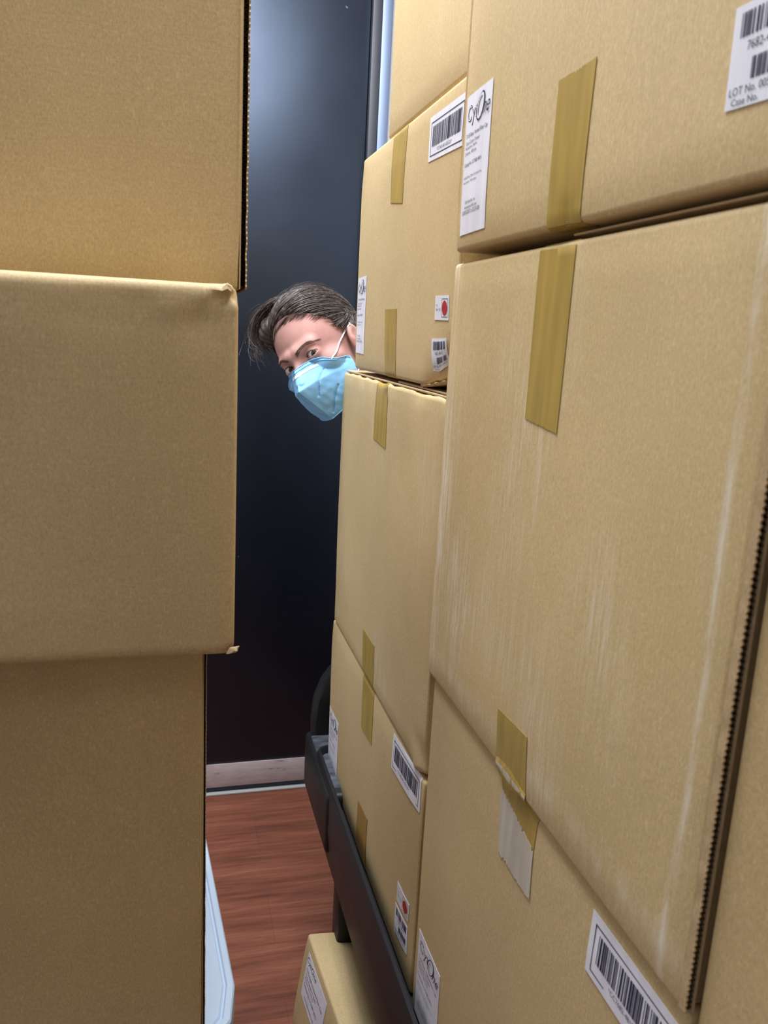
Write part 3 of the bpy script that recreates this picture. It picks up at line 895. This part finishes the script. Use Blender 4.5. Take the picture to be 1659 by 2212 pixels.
def l_cap(a, b_, ra, rb, x=LX):
    a = np.array(a, np.float32); b_ = np.array(b_, np.float32); d = b_ - a
    t = np.clip(((x - a[0]) * d[0] + (LY - a[1]) * d[1] + (LZ - a[2]) * d[2]) / (d @ d), 0, 1)
    return np.sqrt((x - a[0] - t * d[0]) ** 2 + (LY - a[1] - t * d[1]) ** 2 + (LZ - a[2] - t * d[2]) ** 2) - (ra + (rb - ra) * t)

EYE = (.0315, .0735, .0)
h = l_ell((0, -.014, .042), (.073, .094, .084))
h = smin(h, l_ell((0, .020, .012), (.064, .070, .074)), .02)
h = smin(h, l_ell((0, .022, -.045), (.058, .062, .058)), .025)
h = smin(h, l_ell((0, .030, -.076), (.034, .034, .028)), .03)
h = smin(h, l_ell((0, .048, -.088), (.015, .014, .012)), .02)
h = smin(h, l_cap((.010, .0865, .017), (.040, .076, .019), .0075, .006, AX), .014)
h = smin(h, l_cap((-.012, .0865, .014), (.012, .0865, .014), .008, .008), .012)
h = smin(h, l_ell((.046, .051, -.026), (.019, .021, .015), AX), .02)
h = np.maximum(h, -(l_ell((.031, .101, -.002), (.018, .0185, .0125), AX) - .0)) if False else -smin(-h, l_ell((.032, .099, -.002), (.0175, .0165, .0125), AX), .012)
h = smin(h, l_cap((0, .087, .006), (0, .112, -.040), .0070, .0105), .012)
h = smin(h, l_ell((.011, .100, -.043), (.008, .010, .008), AX), .008)
h = smin(h, l_ell((0, .085, -.068), (.021, .009, .0055)), .008)
h = smin(h, l_ell((0, .083, -.077), (.018, .009, .006)), .008)
h = smin(h, l_ell(EYE, (.0140, .0140, .0140), AX), .005)
xe = (AX - EYE[0]) / .0140
par = np.clip(1 - xe * xe, -1, 1)
slot = np.maximum(np.maximum((LZ - EYE[2] - .0012) - .0046 * par, -(LZ - EYE[2] - .0012) - .0052 * par), EYE[1] + .004 - LY)
h = -smin(-h, slot.astype(np.float32), .0012)
ear = l_ell((.0765, -.008, -.010), (.0085, .0185, .031), AX, .25)
ear = -smin(-ear, l_ell((.0850, -.006, -.008), (.0065, .0105, .020), AX, .25), .004)
ear = smin(ear, l_ell((.079, .004, -.012), (.004, .004, .007), AX), .004)
h = smin(h, ear, .006)
B.F[HSL] = (h * HS).astype(np.float32)

neck_top = hw(0, -.022, -.055); neck_base = Vector((.505, 1.735, 1.265))
B.cap(neck_top, neck_base, .052, .058, .03)
shl = Vector((.640, 1.690, 1.300)); shr = Vector((.462, 1.862, 1.175)); chest = Vector((.575, 1.82, 1.12)); pelvis = Vector((.66, 1.95, .88))
B.cap(shl, shr, .052, .050, .05)
B.cap(neck_base, chest, .06, .10, .05)
B.ell(chest, (.125, .115, .15), k=.05)
B.cap(chest, pelvis, .105, .115, .05)
B.ell(pelvis, (.145, .125, .10), k=.05)
ARMS = []
for sh_, el, wr in ((shl, Vector((.735, 1.735, 1.05)), Vector((.745, 1.770, .81))), (shr, Vector((.535, 2.000, .960)), Vector((.540, 1.960, .715)))):
    B.cap(sh_, el, .046, .037, .03); B.cap(el, wr, .037, .025, .02)
    d = (wr - el).normalized(); side = d.cross(Vector((0, 1, 0))).normalized(); fr = side.cross(d)
    palm = wr + d * .045
    B.ell(palm, (.040, .018, .048), k=.012)
    for i, (off, ln) in enumerate(((-.030, .062), (-.010, .072), (.010, .068), (.029, .054))):
        a = palm + side * off + d * .035; b_ = a + d * ln * .5 + side * off * .12; c_ = b_ + d * ln * .42 + Vector((0, -.016, 0))
        B.cap(a, b_, .0095, .009, .005); B.cap(b_, c_, .009, .008, .004)
    th = wr + d * .022 - side * .026
    B.cap(th, th + d * .030 - side * .022, .012, .011, .006); B.cap(th + d * .030 - side * .022, th + d * .058 - side * .026 + Vector((0, -.008, 0)), .011, .009, .004)
LEGS = ((Vector((.735, 1.90, .87)), Vector((.750, 1.90, .47)), Vector((.765, 1.93, .09))), (Vector((.590, 2.00, .87)), Vector((.612, 2.02, .47)), Vector((.635, 2.06, .09))))
for hp, kn, an in LEGS:
    B.cap(hp, kn, .082, .056, .04); B.cap(kn, an, .055, .036, .03)
    B.cap(an + Vector((0, .02, -.055)), an + Vector((-.03, -.15, -.065)), .032, .026, .02)

person = empty('person', (.67, 1.97, 0), 'person in a light blue face mask leaning out behind the far box stack', 'person')
def skin_mat():
    M, t, b = mat('fair_skin', (.66, .40, .33), .6, .25)
    n = noise_tex(t, coords(t, (28, 28, 28)), 1.0, 4)
    t.links.new(ramp(t, n, [(.3, (.42, .215, .185)), (.7, (.51, .285, .245))]), b.inputs['Base Color'])
    b.inputs['Subsurface Weight'].default_value = .12; b.inputs['Subsurface Radius'].default_value = (.012, .004, .002); b.inputs['Subsurface Scale'].default_value = .5
    n2 = noise_tex(t, coords(t, (900, 900, 900)), 1.0, 2)
    bump(t, b, n2, .12, .0006)
    return M
body = B.mesh('body', skin_mat(), person, 1)

from mathutils.bvhtree import BVHTree
_bm = bmesh.new(); _bm.from_mesh(body.data); bvh = BVHTree.FromBMesh(_bm); _bm.free()
PL = Vector(person.location)
vHL, vHF, vHU = Vector(HL), Vector(HF), Vector(HU)
def to_local(p):
    d = Vector(p) - Vector(HC); return Vector((d.dot(vHL), d.dot(vHF), d.dot(vHU))) / HS
def front_y(x, z):
    hit = bvh.ray_cast(hw(x, .25, z) - PL, -vHF)
    return to_local(hit[0] + PL).y if hit[0] else None
def side_x(y, z, sg=1):
    hit = bvh.ray_cast(hw(.25 * sg, y, z) - PL, -vHL * sg)
    return to_local(hit[0] + PL).x if hit[0] else None

# clothing (out of sight behind the boxes)
SCRUB = wall_mat('dark_blue_cloth', (.03, .045, .09)); TROU = wall_mat('charcoal_cloth', (.03, .03, .035)); SHOE = wall_mat('black_shoe_leather', (.02, .02, .02))
C_ = Field()
o9 = .013
C_.cap(shl, shr, .052 + o9, .050 + o9, .05); C_.cap(neck_base + Vector((.02, .02, -.05)), chest, .06 + o9, .10 + o9, .05)
C_.ell(chest, (.125 + o9, .115 + o9, .15 + o9), k=.05); C_.cap(chest, pelvis + Vector((0, 0, .02)), .105 + o9, .118 + o9, .05)
for sh_, el in ((shl, Vector((.735, 1.735, 1.05))), (shr, Vector((.535, 2.000, .960)))): C_.cap(sh_, sh_.lerp(el, .55), .046 + o9, .046 + o9, .03)
C_.mesh('shirt', SCRUB, person, 1); del C_
C_ = Field()
C_.ell(pelvis - Vector((0, 0, .02)), (.152, .132, .11), k=.05)
for hp, kn, an in LEGS: C_.cap(hp, kn, .092, .066, .04); C_.cap(kn, an, .066, .058, .03)
C_.mesh('trousers', TROU, person, 1); del C_
for hp, kn, an in LEGS:
    bm = bmesh.new()
    tube_bm(bm, [an + Vector((.004, .055, -.05)), an + Vector((0, .03, -.045)), an + Vector((-.01, -.04, -.048)), an + Vector((-.022, -.11, -.056)), an + Vector((-.032, -.165, -.064)), an + Vector((-.034, -.185, -.068))], [.020, .042, .041, .040, .030, .010], 16)
    for v in bm.verts: v.co.z = max(v.co.z, .004)
    link_bm('shoe', bm, SHOE, person)

# eyes
EYEM, _t, _b = mat('eye_white', (.66, .60, .58), .15, .5)
IRIS, _t, _b = mat('hazel_iris', (.055, .050, .030), .12, .5)
PUP, _t, _b = mat('pupil', (.004, .004, .004), .08, .5)
for sg in (1, -1):
    c = hw(sg * EYE[0], EYE[1], EYE[2]); g = (Vector((0, 0, H)) - c).normalized()
    ax1 = g.cross(Vector((0, 0, 1))).normalized(); ax2 = ax1.cross(g); bm = bmesh.new(); R_ = .0124 * HS; rings = []
    angs = [0, 6, 10, 18, 26, 29, 31] + list(range(38, 181, 10))
    for a in angs:
        a = math.radians(a); rr = R_ * math.sin(a); hh = R_ * math.cos(a) + (.0007 if a < math.radians(28) else 0)
        rings.append([bm.verts.new(c + g * hh + rr * (math.cos(q * math.pi / 12) * ax1 + math.sin(q * math.pi / 12) * ax2)) for q in range(24)] if a > 0 else [bm.verts.new(c + g * hh)])
    for i in range(24): bm.faces.new((rings[0][0], rings[1][i], rings[1][(i + 1) % 24])).material_index = 2
    for k in range(1, len(rings) - 1):
        for i in range(24): bm.faces.new((rings[k][i], rings[k + 1][i], rings[k + 1][(i + 1) % 24], rings[k][(i + 1) % 24])).material_index = 2 if angs[k + 1] <= 10 else (1 if angs[k + 1] <= 29 else 0)
    link_bm('eye', bm, [EYEM, IRIS, PUP], person)

def hair_mat():
    M, t, b = mat('dark_brown_hair', (.045, .030, .022), .42, .5)
    n = noise_tex(t, coords(t, (120, 120, 120)), 1.0, 2)
    t.links.new(ramp(t, n, [(.3, (.026, .019, .015)), (.55, (.062, .046, .037)), (.75, (.145, .112, .093))]), b.inputs['Base Color'])
    return M
HAIR = hair_mat(); BROW, _t, _b = mat('brown_brow_hair', (.155, .095, .07), .6, .3)
rnd = random.Random(5)
# eyebrows and lashes
for sg in (1, -1):
    bm = bmesh.new()
    for i in range(105):
        u = rnd.random(); x = .010 + .037 * u; z = .0118 + .0100 * math.sin(min(1, u * 1.2) * math.pi * .60) - .010 * max(0, u - .6) + (rnd.random() - .5) * .0070 * (1 - .65 * u)
        pts = []
        for q in range(3):
            xx = x + q * .0036; zz = z + q * (.0016 - .0026 * u); yy = front_y(sg * xx, zz)
            if yy is None: break
            pts.append(hw(sg * xx, yy + .0005 + .0003 * q, zz))
        if len(pts) == 3: tube_bm(bm, pts, [.00032, .00030, .0001], 4)
    link_bm('eyebrow', bm, BROW, person)
    bm = bmesh.new(); pts = []
    for i in range(13):
        xe_ = -1 + 2 * i / 12; x = EYE[0] + .0135 * xe_; z = EYE[2] + .0012 + .0046 * (1 - xe_ * xe_) + .0006
        y = EYE[1] + math.sqrt(max(1e-6, .0142 ** 2 - (x - EYE[0]) ** 2 - (z - EYE[2]) ** 2)) + .0001
        pts.append(hw(sg * x, y, z))
    tube_bm(bm, pts, [.0003] + [.0007] * 11 + [.0003], 5)
    link_bm('eyelash', bm, HAIR, person)

# hair: cap swept back over the crown plus separate strands
HR = np.array((.0795, .1025, .0925)); HCn = np.array((0, -.0145, .0415))
def hairline(x, y, z): return -.80 * (y - .069) + .60 * (z - .080) + 5.5 * abs(x) ** 2 * (1 if z > .02 else .4) * 0
Hf = Field()
shell = l_ell(tuple(HCn), tuple(HR))
bun = l_ell((.012, -.122, .030), (.034, .030, .032))
shell = smin(shell, bun, .02)
shell = smin(shell, l_ell((-.052, .020, .082), (.032, .042, .034)), .02)
ph = np.arctan2(LX + .02, LZ - .01)
gro = .0012 * np.sin(ph * 46 + 30 * LY) + .0010 * np.sin(ph * 23 - 42 * LY + 1)
shell = shell + gro
cut = .80 * (LY - .060) - .60 * (LZ - .082)                 # positive in front of the hairline
nape = np.maximum(-(LZ + .055), np.where(LY > -.02, -(LZ - .002), -1))
earc = .030 - np.sqrt((LY + .004) ** 2 + (LZ + .012) ** 2)
shell = -smin(-shell, -np.maximum(np.maximum(cut, nape), np.where(AX > .05, earc, -1)).astype(np.float32), .014)
Hf.F[HSL] = (shell * HS).astype(np.float32)
hair = Hf.mesh('hair', HAIR, person, 1); del Hf

def on_cap(d, lift): return HCn + HR * d * (1 + lift)
bunp = (np.array((.012, -.122, .030)) - HCn) / HR; bund = bunp / np.linalg.norm(bunp)
def strand(d0, length, r, lift, wob, bias):
    d = d0 / np.linalg.norm(d0); pts = []; n = 12; k1, k2 = rnd.random() * 6, rnd.random() * 6
    for i in range(n + 1):
        f = i / n; p = on_cap(d, lift * math.sin(math.pi * min(1, f * .9 + .08)) + .008)
        pts.append(hw(*p))
        t = bund - d * (bund @ d); t /= max(1e-6, np.linalg.norm(t))
        s_ = np.array((1, 0, 0)) - d * d[0]; s_ /= max(1e-6, np.linalg.norm(s_))
        bl = bias * max(0, 1 - f * 1.2)
        v = t + s_ * (bl + wob * math.sin(k1 + f * 5)); v /= np.linalg.norm(v)
        d = d + v * length / n; d /= np.linalg.norm(d)
        if d @ bund > .97: break
    if len(pts) > 3:
        k = len(pts); tube_bm(bmh, pts, [r * (1 - .7 * (i / (k - 1)) ** 2) * (.45 if i == 0 else 1) for i in range(k)], 4)
bmh = bmesh.new()
def in_hair(p): return .80 * (p[1] - .068) - .60 * (p[2] - .078) < .002 and p[2] > (.0 if p[1] > -.02 else -.05)
cnt = 0
while cnt < 1500:
    d = np.array((rnd.gauss(0, 1), rnd.gauss(0, 1), rnd.gauss(0, 1))); d /= np.linalg.norm(d)
    p = on_cap(d, 0)
    if not in_hair(p): continue
    edge = .80 * (p[1] - .068) - .60 * (p[2] - .078)
    if edge < -.03 and rnd.random() < .45: continue
    strand(d, .5 + rnd.random() * .9, .00035 + rnd.random() * .0008, .004 + rnd.random() * .030, .32, (1.9 if edge > -.02 else 1.0) if p[0] > -.045 else .0)
    cnt += 1
# fine baby hairs feathering the hairline
for i in range(110):
    x = (rnd.random() * 2 - 1) * .072; 
    for z in np.linspace(.11, -.01, 40):
        d = None; y = front_y(x, z)
        if y is not None and .80 * (y - .068) - .60 * (z - .078) > .001 + rnd.random() * .006:
            pts = []
            for q in range(4):
                zz = z + q * .0030; xx = x + q * .0052
                yy = front_y(xx, zz)
                if yy is None: break
                pts.append(hw(xx, yy + .0006 + .0022 * q / 3, zz))
            if len(pts) == 4: tube_bm(bmh, pts, [.00012, .00028, .0003, .0003], 3)
            break
# loose curls escaping at her right temple and flyaways over the crown
for i in range(130):
    g1, g2, g3 = rnd.gauss(0, 1), rnd.gauss(0, 1), rnd.gauss(0, 1); a0 = rnd.random() * 6.28; loose = rnd.random() ** 1.4
    B0 = np.array((-.020 + .014 * g1, .012 + .026 * g2, .131)); B1 = np.array((-.062 + .008 * g3, .022 + .022 * g2, .136 + .004 * g1))
    B2 = np.array((-.102 - .010 * loose + .004 * g1, .030 + .016 * g2, .110 + .008 * g3)); B3 = np.array((-.094 - .020 * loose + .004 * g3, .030 + .018 * g2, .072 + .014 * g1))
    pts = []; w = 5 + 4 * rnd.random(); rr = .004 + .016 * loose
    for q in range(28):
        f = q / 27; cc = B0 * (1 - f) ** 3 + 3 * B1 * f * (1 - f) ** 2 + 3 * B2 * f * f * (1 - f) + B3 * f ** 3; e = f ** 2.2
        pts.append(hw(cc[0] + rr * e * math.sin(a0 + w * f), cc[1] + rr * e * math.cos(a0 + w * f), cc[2] + .6 * rr * e * math.sin(a0 * 2 + w * f)))
    r0 = .00045 + .0003 * (1 - loose); nf = len(bmh.faces); tube_bm(bmh, pts, [r0 * (1 - .6 * q / 27) for q in range(28)], 4)
    if loose > .3:
        bmh.faces.ensure_lookup_table()
        for k in range(nf, len(bmh.faces)): bmh.faces[k].material_index = 1
for i in range(60):
    a = rnd.random() * 2.6 - 1.3; d = np.array((math.sin(a), .1 + .5 * rnd.random(), math.cos(a))); strand(d, .5 + .5 * rnd.random(), .00022, .05 + .06 * rnd.random(), .5, .5)
tmp = bmesh.new(); tmp.from_mesh(hair.data); me_s = bpy.data.meshes.new('strands')
bmesh.ops.recalc_face_normals(bmh, faces=bmh.faces)
for v in bmh.verts: v.co -= PL
bmh.to_mesh(me_s); bmh.free(); tmp.from_mesh(me_s); tmp.to_mesh(hair.data); tmp.free(); bpy.data.meshes.remove(me_s)
for p in hair.data.polygons: p.use_smooth = True
HAIRL, _t, _b = mat('lit_brown_strands', (.20, .155, .125), .35, .5); hair.data.materials.append(HAIRL)  # lighter brown paints in the light caught by the loose curls
hair['label'] = 'dark brown hair swept back with loose curls at the temple'

# folded face mask with centre ridge
def mask_mat():
    M, t, b = mat('light_blue_nonwoven', (.16, .47, .70), .7, .25)
    n = noise_tex(t, coords(t, (700, 700, 700)), 1.0, 2)
    t.links.new(ramp(t, n, [(.3, (.24, .54, .88)), (.7, (.28, .60, .94))]), b.inputs['Base Color'])
    n3 = noise_tex(t, coords(t, (55, 55, 55)), 1.0, 3)
    bump(t, b, n3, .25, .003)
    return M
MASKM = mask_mat(); WHITEC, _t, _b = mat('white_elastic', (.8, .8, .8), .6, .3)
def poly_at(P, f):
    f = min(max(f, 0), 1) * (len(P) - 1); i = min(int(f), len(P) - 2); return np.array(P[i]) * (1 - (f - i)) + np.array(P[i + 1]) * (f - i)
RIDGE = [(0, .1115, -.010), (0, .123, -.030), (0, .135, -.050), (0, .1185, -.0735), (0, .102, -.097), (0, .085, -.120)]
SIDE = [(.070, .033, -.036), (.071, .033, -.046), (.071, .034, -.055), (.069, .036, -.070), (.067, .038, -.079), (.058, .041, -.093)]
def smooth_poly(P, f): return (poly_at(P, f - .05) + 2 * poly_at(P, f) + poly_at(P, f + .05)) / 4
def mask_pt(s_, t_, off=0):
    sg = 1 if s_ >= 0 else -1; a = abs(s_)
    R_ = poly_at(RIDGE, t_); Q_ = poly_at(SIDE, t_)
    p = R_ * (1 - a) + Q_ * a
    bul = math.sin(math.pi * a)
    p = p + np.array((.007 + .004 * t_, .006, .0)) * (bul if sg < 0 else .45 * bul) * (.55 + .45 * math.sin(math.pi * t_))
    p[2] += bul * (.012 * (1 - t_) ** 2 - .005 * t_ ** 3)
    # pressed creases
    for (a0, t0, a1, t1, dp) in ((.16, .60, .62, .10, .0040), (.12, .93, .55, .62, .0036)):
        dx, dy = a1 - a0, t1 - t0; L2 = dx * dx + dy * dy; q = min(1, max(0, ((a - a0) * dx + (t_ - t0) * dy) / L2))
        dd = math.hypot(a - a0 - q * dx, (t_ - t0 - q * dy) * .8); p[1] -= dp * math.exp(-(dd / .013) ** 2)
    p[1] += .0012 * noise.noise(Vector((a * 9, t_ * 9, sg * 4)))
    fy = front_y(sg * p[0], p[2])
    if fy is not None and p[1] < fy + .0048: p[1] = fy + .0048
    p[1] += off
    return hw(sg * p[0], p[1], p[2])
mroot = None
bm = bmesh.new(); NS, NT = 110, 76; g = []
for j in range(NT + 1): g.append([bm.verts.new(mask_pt(-1 + 2 * i / NS, j / NT)) for i in range(NS + 1)])
for j in range(NT):
    for i in range(NS): bm.faces.new((g[j][i], g[j][i + 1], g[j + 1][i + 1], g[j + 1][i]))
g2 = []
for j in range(NT + 1): g2.append([bm.verts.new(mask_pt(-1 + 2 * i / NS, j / NT, -.0014)) for i in range(NS + 1)])
for j in range(NT):
    for i in range(NS): bm.faces.new((g2[j][i], g2[j + 1][i], g2[j + 1][i + 1], g2[j][i + 1]))
for j in range(NT):
    for i in (0, NS): bm.faces.new((g[j][i], g[j + 1][i], g2[j + 1][i], g2[j][i]))
for i in range(NS):
    for j in (0, NT): bm.faces.new((g[j][i], g[j][i + 1], g2[j][i + 1], g2[j][i]))
fm = link_bm('face_mask', bm, MASKM, person); fm['label'] = 'light blue folded respirator mask'
bm = bmesh.new()
for t_ in (.002, .055, .998):
    tube_bm(bm, [mask_pt(-1 + 2 * i / 50, t_, .0006) for i in range(51)], .0008, 6)
link_bm('edge_seam', bm, MASKM, fm)
bm = bmesh.new(); prev = None
for i in range(25):
    s_ = -.28 + .72 * i / 24
    cur = [bm.verts.new(mask_pt(s_, .105, .0010)), bm.verts.new(mask_pt(s_, .150, .0010)), bm.verts.new(mask_pt(s_, .150, .0002)), bm.verts.new(mask_pt(s_, .105, .0002))]
    if prev:
        for q in range(4): bm.faces.new((prev[q], prev[(q + 1) % 4], cur[(q + 1) % 4], cur[q]))
    prev = cur
o = link_bm('nose_strip', bm, WHITEC, fm); o['label'] = 'white nose strip'
for sg in (1, -1):
    for tA, yE, zE in ((.06, -.012, .020), (.90, -.014, -.038)):
        bm = bmesh.new(); p0 = to_local(mask_pt(.80 * sg, tA, .001)); pts = []
        for i in range(15):
            f = i / 14; y = p0.y * (1 - f) + yE * f; z = p0.z * (1 - f) + zE * f; x = abs(p0.x) * (1 - f) + .074 * f
            sx = side_x(y, z, sg); x = max(x, abs(sx) + .0022) if sx is not None and i > 1 else x
            pts.append(hw(sg * x, y, z))
        tube_bm(bm, pts, .0016, 8); link_bm('ear_loop', bm, WHITEC, fm)
